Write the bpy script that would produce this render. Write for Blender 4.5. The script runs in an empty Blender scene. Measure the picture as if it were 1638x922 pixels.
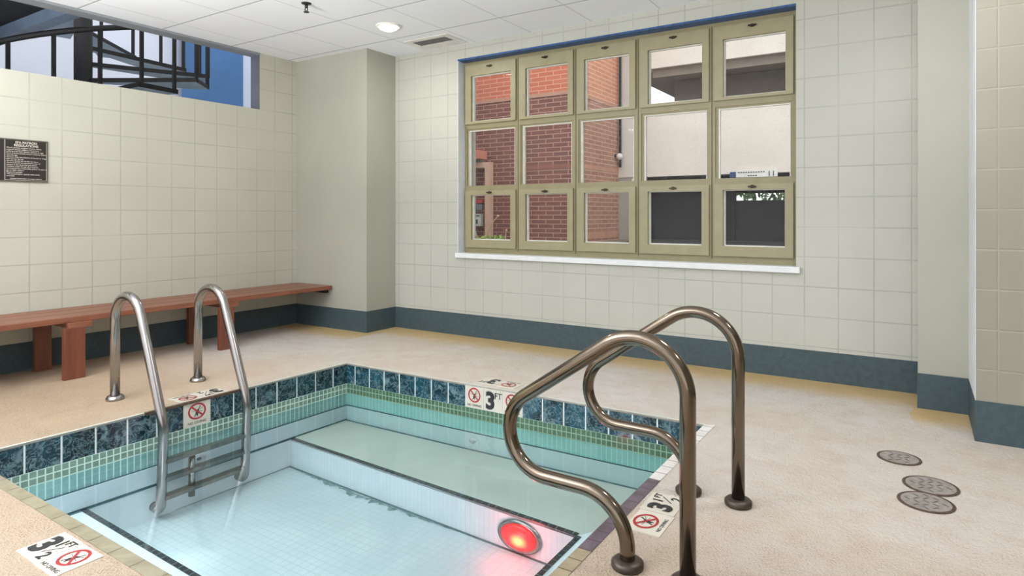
import bpy, bmesh, math, random
from mathutils import Vector, Matrix
random.seed(7)
S = bpy.context.scene
COL = S.collection
PI = math.pi

# ------------------------------------------------------------------ materials
def lin(c):
    out = []
    for v in c:
        v = v / 255.0
        out.append(v / 12.92 if v <= 0.04045 else ((v + 0.055) / 1.055) ** 2.4)
    return (out[0], out[1], out[2], 1.0)

class NT:
    """small helper around a material node tree"""
    def __init__(self, name, rough=0.6, metal=0.0):
        self.m = bpy.data.materials.new(name)
        self.m.use_nodes = True
        self.t = self.m.node_tree
        self.t.nodes.clear()
        self.out = self.n('ShaderNodeOutputMaterial')
        self.b = self.n('ShaderNodeBsdfPrincipled')
        self.b.inputs['Roughness'].default_value = rough
        self.b.inputs['Metallic'].default_value = metal
        self.l(self.b.outputs[0], self.out.inputs[0])
        self.co = self.n('ShaderNodeTexCoord').outputs['Object']
        self._xyz = None
    def n(self, t, **kw):
        nd = self.t.nodes.new(t)
        for k, v in kw.items():
            setattr(nd, k, v)
        return nd
    def l(self, a, b):
        self.t.links.new(a, b)
    def val(self, sock, v):
        if hasattr(v, 'is_output'):
            self.l(v, sock)
        else:
            sock.default_value = v
    def math(self, op, a, b=0.0, c=0.0):
        nd = self.n('ShaderNodeMath', operation=op)
        self.val(nd.inputs[0], a); self.val(nd.inputs[1], b); self.val(nd.inputs[2], c)
        return nd.outputs[0]
    def axis(self, i):
        if self._xyz is None:
            s = self.n('ShaderNodeSeparateXYZ'); self.l(self.co, s.inputs[0]); self._xyz = s
        return self._xyz.outputs[i]
    def noise(self, scale, detail=3.0, rough=0.55, vec=None, dist=0.0):
        nd = self.n('ShaderNodeTexNoise')
        nd.inputs['Scale'].default_value = scale
        nd.inputs['Detail'].default_value = detail
        nd.inputs['Roughness'].default_value = rough
        nd.inputs['Distortion'].default_value = dist
        self.l(vec if vec is not None else self.co, nd.inputs['Vector'])
        return nd.outputs[0]
    def ramp(self, f, stops):
        nd = self.n('ShaderNodeValToRGB')
        e = nd.color_ramp.elements
        e[0].position, e[0].color = stops[0][0], stops[0][1]
        e[1].position, e[1].color = stops[-1][0], stops[-1][1]
        for p, c in stops[1:-1]:
            q = e.new(p); q.color = c
        self.val(nd.inputs[0], f)
        return nd.outputs[0]
    def mix(self, f, a, b, mode='MIX'):
        nd = self.n('ShaderNodeMix', data_type='RGBA', blend_type=mode)
        self.val(nd.inputs[0], f); self.val(nd.inputs[6], a); self.val(nd.inputs[7], b)
        return nd.outputs[2]
    def smooth(self, v, a, b, lo=0.0, hi=1.0):
        nd = self.n('ShaderNodeMapRange', interpolation_type='SMOOTHSTEP')
        self.val(nd.inputs[0], v)
        for i, x in enumerate((a, b, lo, hi)):
            nd.inputs[i + 1].default_value = x
        return nd.outputs[0]
    def lines(self, i, step, off, width):
        """1 on a joint line along axis i, 0 elsewhere"""
        v = self.math('SUBTRACT', self.axis(i), off)
        d = self.math('PINGPONG', v, step / 2.0)
        return self.smooth(d, width * 0.5, width, 1.0, 0.0)
    def bump(self, h, strength=0.3, dist=0.01):
        nd = self.n('ShaderNodeBump')
        nd.inputs['Strength'].default_value = strength
        nd.inputs['Distance'].default_value = dist
        self.l(h, nd.inputs['Height'])
        self.l(nd.outputs[0], self.b.inputs['Normal'])
    def color(self, c):
        self.val(self.b.inputs['Base Color'], c)

def plain(name, rgb, rough=0.5, metal=0.0, var=0.06, scale=9.0, bump=0.0, emit=0.0):
    k = NT(name, rough, metal)
    c = lin(rgb)
    dark = tuple(v * (1 - var * 2) for v in c[:3]) + (1,)
    lite = tuple(min(1, v * (1 + var)) for v in c[:3]) + (1,)
    n = k.noise(scale)
    k.color(k.ramp(n, [(0.3, dark), (0.7, lite)]))
    if bump:
        k.bump(k.noise(scale * 14, 2), bump, 0.004)
    if emit:
        k.b.inputs['Emission Color'].default_value = c
        k.b.inputs['Emission Strength'].default_value = emit
    return k.m

def block_wall(name, rgb, ax, su, ou, sv, ov, rough=0.55, line=0.78, bumpy=0.25):
    """painted concrete block in a square grid: ax = horizontal axis index"""
    k = NT(name, rough)
    c = lin(rgb)
    n = k.noise(1.3, 3)
    n2 = k.noise(60, 3)
    base = k.ramp(n, [(0.25, tuple(v * 0.93 for v in c[:3]) + (1,)), (0.75, tuple(v * 1.04 for v in c[:3]) + (1,))])
    lu = k.lines(ax, su, ou, 0.006)
    lv = k.lines(2, sv, ov, 0.006)
    m = k.math('MAXIMUM', lu, lv)
    m2 = k.math('MULTIPLY', m, k.smooth(k.noise(2.2, 2), 0.3, 0.62, 0.35, 1.0))
    k.color(k.mix(m2, base, tuple(v * line for v in c[:3]) + (1,)))
    h = k.math('SUBTRACT', k.math('MULTIPLY', n2, 0.25), m2)
    k.bump(h, bumpy, 0.006)
    return k.m

M = {}
SY = 0.2222      # block module along the walls
SZ = 0.2135
M['wall_left'] = block_wall('painted_block_left', (190, 188, 173), 1, SY, 2.111, SZ, 0.597)
M['wall_back'] = block_wall('painted_block_back', (187, 187, 177), 0, 0.2200, -0.255, 0.2165, 0.892)
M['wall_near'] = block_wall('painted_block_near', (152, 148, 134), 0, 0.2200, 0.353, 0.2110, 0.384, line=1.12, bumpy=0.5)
M['column'] = plain('painted_column', (172, 171, 158), 0.6, var=0.03, scale=1.5, bump=0.1)
M['band'] = plain('slate_blue_paint', (66, 84, 90), 0.55, var=0.10, scale=30, bump=0.5)
M['wallwhite'] = plain('white_reveal_lit_edge', (222, 226, 230), 0.5, var=0.04, bump=0.1)
M['bluepaint'] = plain('blue_lintel_paint', (38, 84, 140), 0.35, var=0.25, scale=40, bump=0.3)
M['jamb'] = plain('grey_jamb', (98, 102, 112), 0.5)
M['sill'] = plain('sill_white_paint', (226, 229, 230), 0.3, var=0.03)
M['greytrim'] = plain('grey_edge_trim', (140, 144, 148), 0.5)

def ceiling_mat():
    k = NT('acoustic_ceiling', 0.85)
    c = lin((240, 243, 248))
    lx = k.lines(0, 0.62, -3.64, 0.006)
    ly = k.lines(1, 0.69, 4.515, 0.008)
    m = k.math('MAXIMUM', k.math('MULTIPLY', lx, 0.55), ly)
    # the T-bar itself: a paler strip beside each dark joint
    n = k.noise(1.1, 2)
    base = k.ramp(n, [(0.3, tuple(v * 0.95 for v in c[:3]) + (1,)), (0.7, c)])
    k.color(k.mix(k.math('MULTIPLY', m, 0.75), base, lin((120, 120, 120))))
    h = k.math('SUBTRACT', k.math('MULTIPLY', k.noise(120, 2), 0.2), m)
    k.bump(h, 0.25, 0.006)
    return k.m
M['ceiling'] = ceiling_mat()

def deck_mat():
    k = NT('cream_deck_coating', 0.42)
    n1 = k.noise(0.9, 4, 0.6, dist=0.4)
    n2 = k.noise(7, 5, 0.65)
    n3 = k.noise(120, 2)
    a = k.ramp(n1, [(0.30, lin((198, 184, 166))), (0.52, lin((206, 196, 186))), (0.72, lin((212, 207, 202)))])
    a = k.mix(k.smooth(n2, 0.45, 0.72, 0.0, 0.45), a, lin((192, 176, 158)))
    # yellowed coating along the foot of the walls
    y = k.math('ADD', k.axis(1), k.math('MULTIPLY', k.math('SUBTRACT', n2, 0.5), 0.12))
    x = k.math('ADD', k.axis(0), k.math('MULTIPLY', k.math('SUBTRACT', n2, 0.5), 0.12))
    e = k.smooth(y, 4.55, 4.86)
    e2 = k.math('MULTIPLY', k.smooth(y, 4.15, 4.45), k.math('LESS_THAN', x, -4.6))
    e3 = k.math('MULTIPLY', k.smooth(y, 4.2, 4.5), k.math('GREATER_THAN', x, -0.03))
    e = k.math('MAXIMUM', e, k.math('MAXIMUM', e2, e3))
    a = k.mix(k.math('MULTIPLY', e, 0.85), a, lin((196, 166, 106)))
    # tan left deck; front deck darkened, window light's falloff put into the colour
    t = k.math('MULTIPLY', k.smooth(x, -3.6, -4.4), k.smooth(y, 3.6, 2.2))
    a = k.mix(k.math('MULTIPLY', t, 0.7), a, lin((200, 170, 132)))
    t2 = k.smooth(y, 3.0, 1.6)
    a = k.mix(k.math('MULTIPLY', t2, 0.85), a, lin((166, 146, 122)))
    sp = k.smooth(k.noise(120, 3, 0.7), 0.47, 0.62, 0.0, 1.0)
    sp = k.math('MULTIPLY', sp, k.smooth(n2, 0.35, 0.65, 0.3, 1.0))
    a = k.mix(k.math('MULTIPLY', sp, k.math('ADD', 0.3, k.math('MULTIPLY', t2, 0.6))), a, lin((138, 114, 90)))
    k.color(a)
    h = k.math('ADD', k.math('MULTIPLY', n3, 0.6), k.math('MULTIPLY', k.noise(35, 3), 0.6))
    k.bump(h, 0.8, 0.012)
    k.val(k.b.inputs['Roughness'], k.smooth(n1, 0.3, 0.7, 0.52, 0.34))
    return k.m
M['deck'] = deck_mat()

def tile_mat(name, axes, c0, c1, grout, rough=0.15, nscale=9.0, dist=1.2, vein=None, vw=0.035):
    """axes = [(axis, step, offset, joint width)...]"""
    k = NT(name, rough)
    n = k.noise(nscale, 6, 0.65, dist=dist)
    col = k.ramp(n, [(0.38, lin(c0)), (0.62, lin(c1))])
    if vein:
        v = k.noise(nscale * 2.3, 5, 0.7, dist=1.6)
        d = k.math('ABSOLUTE', k.math('SUBTRACT', v, 0.5))
        col = k.mix(k.smooth(d, 0.0, 0.03, 0.85, 0.0), col, lin(vein))
        w = k.noise(nscale * 1.1, 4, 0.6, dist=2.0)
        col = k.mix(k.smooth(w, 0.56, 0.66, 0.0, 0.6), col, lin(vein))
    m = None
    for (i, st, off, w) in axes:
        q = k.lines(i, st, off, w)
        m = q if m is None else k.math('MAXIMUM', m, q)
    if m is not None:
        k.color(k.mix(m, col, lin(grout)))
        k.bump(k.math('SUBTRACT', 1.0, m), 0.3, 0.002)
    else:
        k.color(col)
    return k.m

VEIN = (118, 144, 150)
M['tile_l'] = tile_mat('marbled_tile_left', [(1, 0.1688, 1.586, 0.006)], (10, 24, 32), (28, 62, 74), (214, 222, 220), 0.12, 5.5, 1.2, VEIN)
M['tile_b'] = tile_mat('marbled_tile_back', [(0, 0.1553, -2.699, 0.006)], (12, 30, 40), (30, 74, 88), (206, 216, 214), 0.12, 5.5, 1.2, VEIN)
M['mos_l'] = tile_mat('mosaic_left', [(1, 0.0375, 1.586, 0.0045), (2, 0.038, -0.161, 0.0045)], (104, 130, 118), (126, 150, 136), (196, 222, 208), 0.2)
M['mos_b'] = tile_mat('mosaic_back', [(0, 0.0346, -2.699, 0.0038), (2, 0.038, -0.161, 0.0038)], (68, 94, 74), (84, 110, 88), (134, 168, 144), 0.2)
M['und_l'] = tile_mat('underwater_mosaic_left', [(1, 0.0375, 1.586, 0.0045)], (134, 178, 174), (164, 202, 196), (212, 236, 230), 0.3, 3)
M['und_b'] = tile_mat('underwater_mosaic_back', [(0, 0.0346, -2.699, 0.0038)], (156, 220, 213), (176, 230, 224), (204, 240, 236), 0.3, 3)
M['plaster'] = plain('pool_plaster', (222, 232, 236), 0.5, var=0.03, scale=4)
M['plaster_b'] = plain('pool_plaster_back', (216, 238, 237), 0.5, var=0.03, scale=4)
M['seat'] = plain('pool_seat_plaster', (192, 202, 192), 0.5, var=0.05, scale=2)
M['riser'] = tile_mat('riser_tile', [(0, 0.0346, -2.699, 0.002)], (226, 236, 240), (236, 242, 245), (214, 228, 234), 0.4, 3)
M['poolfloor'] = tile_mat('floor_mosaic', [(0, 0.05, 0.0, 0.003), (1, 0.05, 0.0, 0.003)], (180, 194, 198), (196, 208, 210), (172, 190, 195), 0.4, 1.4, 0.3)
M['groove'] = plain('pool_joint_shadow', (84, 112, 116), 0.6)
M['ripple'] = plain('rippled_joint', (122, 150, 152), 0.6, var=0.3, scale=30)
M['nosing_x'] = tile_mat('dark_nosing_x', [(0, 0.05, 0.0, 0.004)], (24, 32, 40), (44, 52, 60), (92, 104, 110), 0.2)
M['nosing_y'] = tile_mat('dark_nosing_y', [(1, 0.05, 0.0, 0.004)], (24, 32, 40), (44, 52, 60), (92, 104, 110), 0.2)
M['cop_beige_x'] = tile_mat('beige_coping_front', [(0, 0.152, -2.56, 0.004)], (130, 123, 101), (146, 139, 117), (96, 86, 68), 0.35)
M['cop_beige'] = tile_mat('beige_coping_right', [(1, 0.075, 2.045, 0.004)], (142, 131, 106), (158, 147, 122), (98, 86, 66), 0.35)
M['cop_purple'] = tile_mat('purple_coping', [(1, 0.075, 2.045, 0.004)], (86, 74, 84), (108, 96, 106), (70, 56, 58), 0.35)
M['cop_white'] = tile_mat('white_coping', [(1, 0.085, 2.756, 0.005)], (214, 210, 204), (230, 226, 222), (150, 140, 136), 0.35)
M['cop_brown'] = plain('brown_edge_tile', (92, 72, 58), 0.4, var=0.25, scale=40)
M['edge_pale'] = plain('pale_edge_grout', (206, 208, 198), 0.4)

def water_mat():
    m = bpy.data.materials.new('pool_water')
    m.use_nodes = True
    t = m.node_tree; t.nodes.clear()
    out = t.nodes.new('ShaderNodeOutputMaterial')
    mx = t.nodes.new('ShaderNodeMixShader')
    tr = t.nodes.new('ShaderNodeBsdfTransparent')
    tr.inputs[0].default_value = (0.90, 0.98, 0.985, 1)
    gl = t.nodes.new('ShaderNodeBsdfGlossy')
    gl.inputs['Roughness'].default_value = 0.04
    fr = t.nodes.new('ShaderNodeFresnel'); fr.inputs['IOR'].default_value = 1.33
    co = t.nodes.new('ShaderNodeTexCoord')
    no = t.nodes.new('ShaderNodeTexNoise')
    no.inputs['Scale'].default_value = 2.2; no.inputs['Detail'].default_value = 2.0
    bp = t.nodes.new('ShaderNodeBump')
    bp.inputs['Strength'].default_value = 0.12; bp.inputs['Distance'].default_value = 0.03
    L = t.links.new
    L(co.outputs['Object'], no.inputs['Vector']); L(no.outputs[0], bp.inputs['Height'])
    L(bp.outputs[0], fr.inputs['Normal']); L(bp.outputs[0], gl.inputs['Normal'])
    L(fr.outputs[0], mx.inputs[0]); L(tr.outputs[0], mx.inputs[1]); L(gl.outputs[0], mx.inputs[2])
    L(mx.outputs[0], out.inputs[0])
    return m
M['water'] = water_mat()

def glass_mat(name, tint, dirt=0.04):
    m = bpy.data.materials.new(name)
    m.use_nodes = True
    t = m.node_tree; t.nodes.clear()
    out = t.nodes.new('ShaderNodeOutputMaterial')
    mx = t.nodes.new('ShaderNodeMixShader'); mx2 = t.nodes.new('ShaderNodeMixShader')
    tr = t.nodes.new('ShaderNodeBsdfTransparent'); tr.inputs[0].default_value = tint
    gl = t.nodes.new('ShaderNodeBsdfGlossy'); gl.inputs['Roughness'].default_value = 0.02
    df = t.nodes.new('ShaderNodeBsdfDiffuse'); df.inputs[0].default_value = (0.75, 0.75, 0.75, 1)
    fr = t.nodes.new('ShaderNodeFresnel'); fr.inputs['IOR'].default_value = 1.14
    co = t.nodes.new('ShaderNodeTexCoord')
    no = t.nodes.new('ShaderNodeTexNoise'); no.inputs['Scale'].default_value = 240; no.inputs['Detail'].default_value = 2
    rp = t.nodes.new('ShaderNodeMapRange')
    rp.inputs[1].default_value = 0.60; rp.inputs[2].default_value = 0.72
    rp.inputs[3].default_value = dirt * 0.3; rp.inputs[4].default_value = dirt * 11
    L = t.links.new
    L(co.outputs['Object'], no.inputs['Vector']); L(no.outputs[0], rp.inputs[0])
    L(fr.outputs[0], mx.inputs[0]); L(tr.outputs[0], mx.inputs[1]); L(gl.outputs[0], mx.inputs[2])
    L(rp.outputs[0], mx2.inputs[0]); L(mx.outputs[0], mx2.inputs[1]); L(df.outputs[0], mx2.inputs[2])
    L(mx2.outputs[0], out.inputs[0])
    return m
M['glass'] = glass_mat('window_glass', (0.96, 0.97, 0.96, 1), 0.03)

def steel_mat(name, rgb, rough):
    k = NT(name, rough, 1.0)
    n = k.noise(14, 4, 0.6)
    c = lin(rgb)
    k.color(k.ramp(n, [(0.3, tuple(v * 0.92 for v in c[:3]) + (1,)), (0.7, c)]))
    k.val(k.b.inputs['Roughness'], k.smooth(k.noise(12, 2), 0.3, 0.7, rough * 0.9, rough * 1.2))
    return k.m
M['steel_warm'] = steel_mat('warm_steel', (122, 110, 97), 0.14)
M['steel_cool'] = steel_mat('brushed_steel', (164, 160, 158), 0.22)
M['escutcheon'] = plain('weathered_bronze_cover', (84, 74, 66), 0.4, 0.6, 0.2, 30)
M['tread'] = plain('wet_steel_tread', (120, 122, 118), 0.35, 0.5, 0.15, 20)

def wood_mat(name, c0, c1, ax=1):
    k = NT(name, 0.38)
    mp = k.n('ShaderNodeMapping')
    sc = [14.0, 14.0, 14.0]; sc[ax] = 1.2
    mp.inputs['Scale'].default_value = sc
    k.l(k.co, mp.inputs[0])
    n = k.noise(2.2, 5, 0.6, mp.outputs[0], 0.4)
    col = k.ramp(n, [(0.3, lin(c0)), (0.7, lin(c1))])
    ch = k.smooth(k.noise(70, 3), 0.68, 0.74)
    col = k.mix(k.math('MULTIPLY', ch, 0.5), col, lin((190, 150, 120)))
    k.color(col)
    k.bump(n, 0.15, 0.003)
    return k.m
M['wood_top'] = wood_mat('stained_wood_plank', (112, 66, 47), (142, 90, 67), 1)
M['wood_leg'] = wood_mat('stained_wood_leg', (98, 54, 39), (126, 72, 52), 2)
M['dark'] = plain('dark_metal_bracket', (28, 26, 26), 0.5)
M['black'] = plain('black_painted_steel', (7, 7, 10), 0.7, 0.0, 0.2)
M['tread_under'] = plain('lit_blue_grey_tread', (166, 190, 206), 0.5)
M['olive'] = plain('olive_window_paint', (146, 138, 104), 0.4, var=0.035, scale=12, bump=0.12)
M['olive_sash'] = plain('olive_sash_paint', (156, 148, 116), 0.38, var=0.035, scale=12, bump=0.12)
M['gap'] = plain('dark_frame_gap', (64, 60, 44), 0.7)
M['bead'] = plain('white_glazing_bead', (226, 226, 218), 0.4)
M['latch'] = plain('aged_bronze_latch', (58, 52, 40), 0.35, 0.7)
M['signblack'] = plain('dark_brown_sign', (40, 35, 31), 0.4)
M['signtext'] = plain('cream_lettering', (206, 198, 186), 0.5)
M['signframe'] = plain('taupe_sign_border', (104, 98, 88), 0.4)
M['marker'] = plain('white_marker_tile', (208, 202, 188), 0.3, var=0.03)
M['red'] = plain('red_ring', (166, 44, 48), 0.4)
M['ink'] = plain('black_lettering', (40, 40, 42), 0.45)
M['vent'] = plain('white_vent_frame', (224, 222, 218), 0.5)
M['ventdark'] = plain('dark_vent_slot', (62, 62, 60), 0.6)
M['ventslat'] = plain('grey_vent_slat', (120, 119, 116), 0.5)
M['lampwhite'] = plain('lamp_trim_white', (236, 234, 228), 0.4)
M['lens'] = plain('lit_lens', (255, 250, 232), 0.3, var=0.0, emit=6.0)
M['sprink'] = plain('dark_bronze_sprinkler', (66, 64, 62), 0.35, 0.6)
M['cover'] = plain('galvanised_cover', (172, 164, 158), 0.42, 0.4, 0.15, 40, 0.2)
M['coverlug'] = plain('worn_lug', (112, 105, 100), 0.4, 0.3)
M['coverrim'] = plain('rusty_rim', (92, 74, 62), 0.6, 0.2, 0.2, 40)

def brick_mat(name, c1, c2, mortar, axis, bw=0.26, rh=0.069):
    k = NT(name, 0.8)
    cb = k.n('ShaderNodeCombineXYZ')
    k.l(k.axis(axis), cb.inputs[0]); k.l(k.axis(2), cb.inputs[1])
    b = k.n('ShaderNodeTexBrick')
    b.inputs['Scale'].default_value = 1.0
    b.inputs['Brick Width'].default_value = bw
    b.inputs['Row Height'].default_value = rh
    b.inputs['Mortar Size'].default_value = 0.0065
    b.inputs['Color1'].default_value = lin(c1); b.inputs['Color2'].default_value = lin(c2)
    b.inputs['Mortar'].default_value = lin(mortar)
    k.l(cb.outputs[0], b.inputs['Vector'])
    k.color(b.outputs[0])
    return k.m
M['brick_dark'] = brick_mat('dark_red_brick', (112, 70, 62), (130, 82, 72), (182, 138, 122), 0)
M['brick_orange'] = brick_mat('orange_red_brick', (190, 104, 78), (202, 116, 90), (216, 160, 136), 0)
M['brick_side_d'] = brick_mat('lit_dark_brick_side', (164, 116, 100), (178, 132, 112), (216, 180, 158), 1)  # lit copy of the dark brick: side light put into the colour
M['brick_side_o'] = brick_mat('lit_orange_brick_side', (212, 142, 112), (222, 154, 124), (236, 196, 172), 1)  # lit copy of the orange brick for the brighter side face
M['brick_band'] = plain('brick_ledge', (186, 140, 120), 0.8)
M['brick_band_y'] = plain('lit_brick_ledge', (200, 150, 126), 0.8)  # ledge colour lightened for the lit side face
M['brick_row'] = brick_mat('rowlock_brick', (134, 84, 70), (146, 94, 80), (160, 112, 96), 0, 0.26, 0.2)
M['concrete'] = plain('pale_concrete', (224, 216, 208), 0.7, var=0.03, scale=2, bump=0.1)
M['concrete_g'] = plain('grey_concrete', (176, 168, 160), 0.7, var=0.05, scale=2)
M['brownconc'] = plain('brown_concrete_beam', (134, 122, 112), 0.7, var=0.06)
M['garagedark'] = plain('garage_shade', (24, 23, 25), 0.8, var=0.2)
M['asphalt'] = plain('outdoor_ground', (120, 108, 92), 0.9, var=0.15)
M['pinkconc'] = plain('pink_canopy', (214, 140, 118), 0.7)
M['peach'] = plain('peach_door_frame', (228, 190, 166), 0.6)
M['leaf'] = plain('fresh_leaf', (140, 170, 70), 0.6, var=0.25, scale=20)
M['hedgeleaf'] = plain('hedge_leaf', (110, 150, 96), 0.6, var=0.4, scale=9)
M['stem'] = plain('dry_stem', (196, 178, 138), 0.7)
M['white'] = plain('white_enamel', (228, 228, 226), 0.4)
M['grey'] = plain('grey_enamel', (130, 134, 138), 0.5)
M['redsign'] = plain('red_panel', (206, 84, 84), 0.5)
M['navy'] = plain('navy_panel', (44, 62, 116), 0.5)
M['stairwhite'] = plain('stairwell_pale_paint', (216, 222, 236), 0.6, var=0.03, scale=1)
M['stairblue'] = plain('stairwell_blue_paint', (66, 110, 158), 0.55, var=0.06, scale=2)
M['beamblue'] = plain('blue_grey_beam', (108, 124, 146), 0.5)
M['beamgrey'] = plain('grey_beam', (96, 102, 112), 0.5)

def lamp_red():
    k = NT('red_lit_lens', 0.2)
    d = k.n('ShaderNodeVectorMath', operation='LENGTH')
    mp = k.n('ShaderNodeMapping'); mp.inputs['Location'].default_value = (-0.012, 0, 0.012)
    mp.inputs['Scale'].default_value = (1.0, 0.0, 1.5)
    k.l(k.co, mp.inputs[0]); k.l(mp.outputs[0], d.inputs[0])
    c = k.ramp(d.outputs['Value'], [(0.0, (1.0, 0.62, 0.18, 1)), (0.028, (1.0, 0.30, 0.10, 1)), (0.06, (0.95, 0.05, 0.06, 1)), (0.13, (0.75, 0.04, 0.05, 1))])
    k.color((0.5, 0.02, 0.02, 1))
    k.l(c, k.b.inputs['Emission Color'])
    k.l(k.smooth(d.outputs['Value'], 0.0, 0.09, 2.6, 0.75), k.b.inputs['Emission Strength'])
    return k.m
M['redlens'] = lamp_red()

# ------------------------------------------------------------------ geometry helpers
def base_of(p):
    v = Vector((0, 0, 0))
    while p is not None:
        v += p.location; p = p.parent
    return v

def obj(name, bm, mat, parent=None, smooth=False):
    me = bpy.data.meshes.new(name)
    off = base_of(parent)
    if off.length:
        bmesh.ops.translate(bm, vec=-off, verts=bm.verts)
    bmesh.ops.recalc_face_normals(bm, faces=bm.faces)
    bm.to_mesh(me); bm.free()
    mats = mat if isinstance(mat, (list, tuple)) else [mat]
    for m in mats:
        me.materials.append(m)
    if smooth:
        for p in me.polygons:
            p.use_smooth = True
    o = bpy.data.objects.new(name, me)
    COL.objects.link(o)
    o.parent = parent
    return o

def tag(o, label=None, cat=None, group=None, kind=None):
    if label: o['label'] = label
    if cat: o['category'] = cat
    if group: o['group'] = group
    if kind: o['kind'] = kind
    return o

def thing(name, label, cat, loc, group=None):
    e = bpy.data.objects.new(name, None)
    e.empty_display_size = 0.05
    e.location = loc
    COL.objects.link(e)
    return tag(e, label, cat, group)

def struct(name, bm, mat, parent=None, smooth=False):
    o = obj(name, bm, mat, parent, smooth)
    if parent is None:
        o['kind'] = 'structure'
    return o

def box(bm, x0, x1, y0, y1, z0, z1, mi=0):
    vs = [bm.verts.new((x, y, z)) for z in (z0, z1) for y in (y0, y1) for x in (x0, x1)]
    for f in ((0, 1, 3, 2), (4, 6, 7, 5), (0, 4, 5, 1), (2, 3, 7, 6), (0, 2, 6, 4), (1, 5, 7, 3)):
        bm.faces.new([vs[i] for i in f]).material_index = mi
    return vs

def boxes(*bs, bevel=0.0):
    bm = bmesh.new()
    for b in bs:
        box(bm, *b)
    if bevel:
        bmesh.ops.bevel(bm, geom=bm.edges[:], offset=bevel, segments=2, affect='EDGES', profile=0.6)
    return bm

def quads(*qs):
    bm = bmesh.new()
    for q in qs:
        bm.faces.new([bm.verts.new(p) for p in q])
    return bm

def slab(pts, z0, z1):
    """prism from a list of (x, y)"""
    bm = bmesh.new()
    a = [bm.verts.new((p[0], p[1], z0)) for p in pts]
    b = [bm.verts.new((p[0], p[1], z1)) for p in pts]
    bm.faces.new(a); bm.faces.new(b)
    n = len(pts)
    for i in range(n):
        j = (i + 1) % n
        bm.faces.new((a[i], a[j], b[j], b[i]))
    return bm

def fillet(pts, ds, seg=14):
    """round the corners of a polyline; ds = tangent length at each inner corner"""
    P = [Vector(p) for p in pts]
    out = [P[0]]
    for i in range(1, len(P) - 1):
        u = (P[i - 1] - P[i]).normalized(); v = (P[i + 1] - P[i]).normalized()
        d = ds[i - 1]
        ang = math.acos(max(-1, min(1, u.dot(v)))) / 2
        r = d * math.tan(ang)
        c = P[i] + (u + v).normalized() * (r / math.sin(ang))
        a = P[i] + u * d - c; b = P[i] + v * d - c
        tot = math.acos(max(-1, min(1, a.normalized().dot(b.normalized()))))
        for k in range(seg + 1):
            t = k / seg
            if tot < 1e-4:
                w = a
            else:
                w = a * (math.sin((1 - t) * tot) / math.sin(tot)) + b * (math.sin(t * tot) / math.sin(tot))
            out.append(c + w)
    out.append(P[-1])
    return out

def tube(bm, path, r, seg=16, caps=True, ry=None):
    P = [Vector(p) for p in path]
    rings = []
    t0 = (P[1] - P[0]).normalized()
    ref = Vector((0, 0, 1)) if abs(t0.z) < 0.9 else Vector((0, 1, 0))
    n = (ref - t0 * ref.dot(t0)).normalized()
    for i, p in enumerate(P):
        if i == 0: t = t0
        elif i == len(P) - 1: t = (P[i] - P[i - 1]).normalized()
        else: t = ((P[i] - P[i - 1]).normalized() + (P[i + 1] - P[i]).normalized()).normalized()
        n = (n - t * n.dot(t)).normalized()
        b = t.cross(n)
        rr = r[i] if isinstance(r, (list, tuple)) else r
        rings.append([bm.verts.new(p + n * (rr * math.cos(2 * PI * k / seg)) + b * ((ry or rr) * math.sin(2 * PI * k / seg))) for k in range(seg)])
    for a, b in zip(rings, rings[1:]):
        for k in range(seg):
            bm.faces.new((a[k], a[(k + 1) % seg], b[(k + 1) % seg], b[k]))
    if caps:
        bm.faces.new(rings[0]); bm.faces.new(rings[-1])

def lathe(bm, prof, c, seg=28, sx=1.0, sy=1.0, axis='Z', cap=True):
    """prof = [(r, h)...] turned about the axis through c"""
    rings = []
    for r, h in prof:
        ring = []
        for k in range(seg):
            a = 2 * PI * k / seg
            u, v = r * math.cos(a) * sx, r * math.sin(a) * sy
            if axis == 'Z': p = (c[0] + u, c[1] + v, c[2] + h)
            elif axis == 'Y': p = (c[0] + u, c[1] + h, c[2] + v)
            else: p = (c[0] + h, c[1] + u, c[2] + v)
            ring.append(bm.verts.new(p))
        rings.append(ring)
    for a, b in zip(rings, rings[1:]):
        for k in range(seg):
            bm.faces.new((a[k], a[(k + 1) % seg], b[(k + 1) % seg], b[k]))
    if cap:
        bm.faces.new(rings[0]); bm.faces.new(rings[-1])

def text(name, body, size, mat, parent, o, r, u, align='CENTER', bold=0.0, sx=1.0):
    """flat lettering at o, reading along r with its top toward u"""
    cu = bpy.data.curves.new(name, 'FONT')
    cu.body = body; cu.size = size; cu.align_x = align; cu.align_y = 'CENTER'
    cu.offset = bold * size; cu.extrude = 0.0004; cu.resolution_u = 3
    tmp = bpy.data.objects.new('tmp_text', cu)
    COL.objects.link(tmp)
    dg = bpy.context.evaluated_depsgraph_get()
    me = bpy.data.meshes.new_from_object(tmp.evaluated_get(dg))
    bpy.data.objects.remove(tmp); bpy.data.curves.remove(cu)
    r = Vector(r); u = Vector(u); n = r.cross(u)
    o = Vector(o) - base_of(parent)
    for v in me.vertices:
        v.co = o + r * (v.co.x * sx) + u * v.co.y + n * v.co.z
    me.name = name
    me.materials.clear(); me.materials.append(mat)
    ob = bpy.data.objects.new(name, me)
    COL.objects.link(ob); ob.parent = parent
    return ob

# ------------------------------------------------------------------ camera
cam_d = bpy.data.cameras.new('camera')
cam = bpy.data.objects.new('camera', cam_d)
COL.objects.link(cam)
cam_d.sensor_width = 36.0
cam_d.lens = 36.0 * 1013.0 / 1638.0
cam_d.shift_y = -(461.0 - 343.6) / 1638.0
cam_d.clip_start = 0.02
cam.location = (0, 0, 1.2)
cam.rotation_euler = (PI / 2, 0, math.atan((1468.3 - 819) / 1013.0))
S.camera = cam

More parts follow.
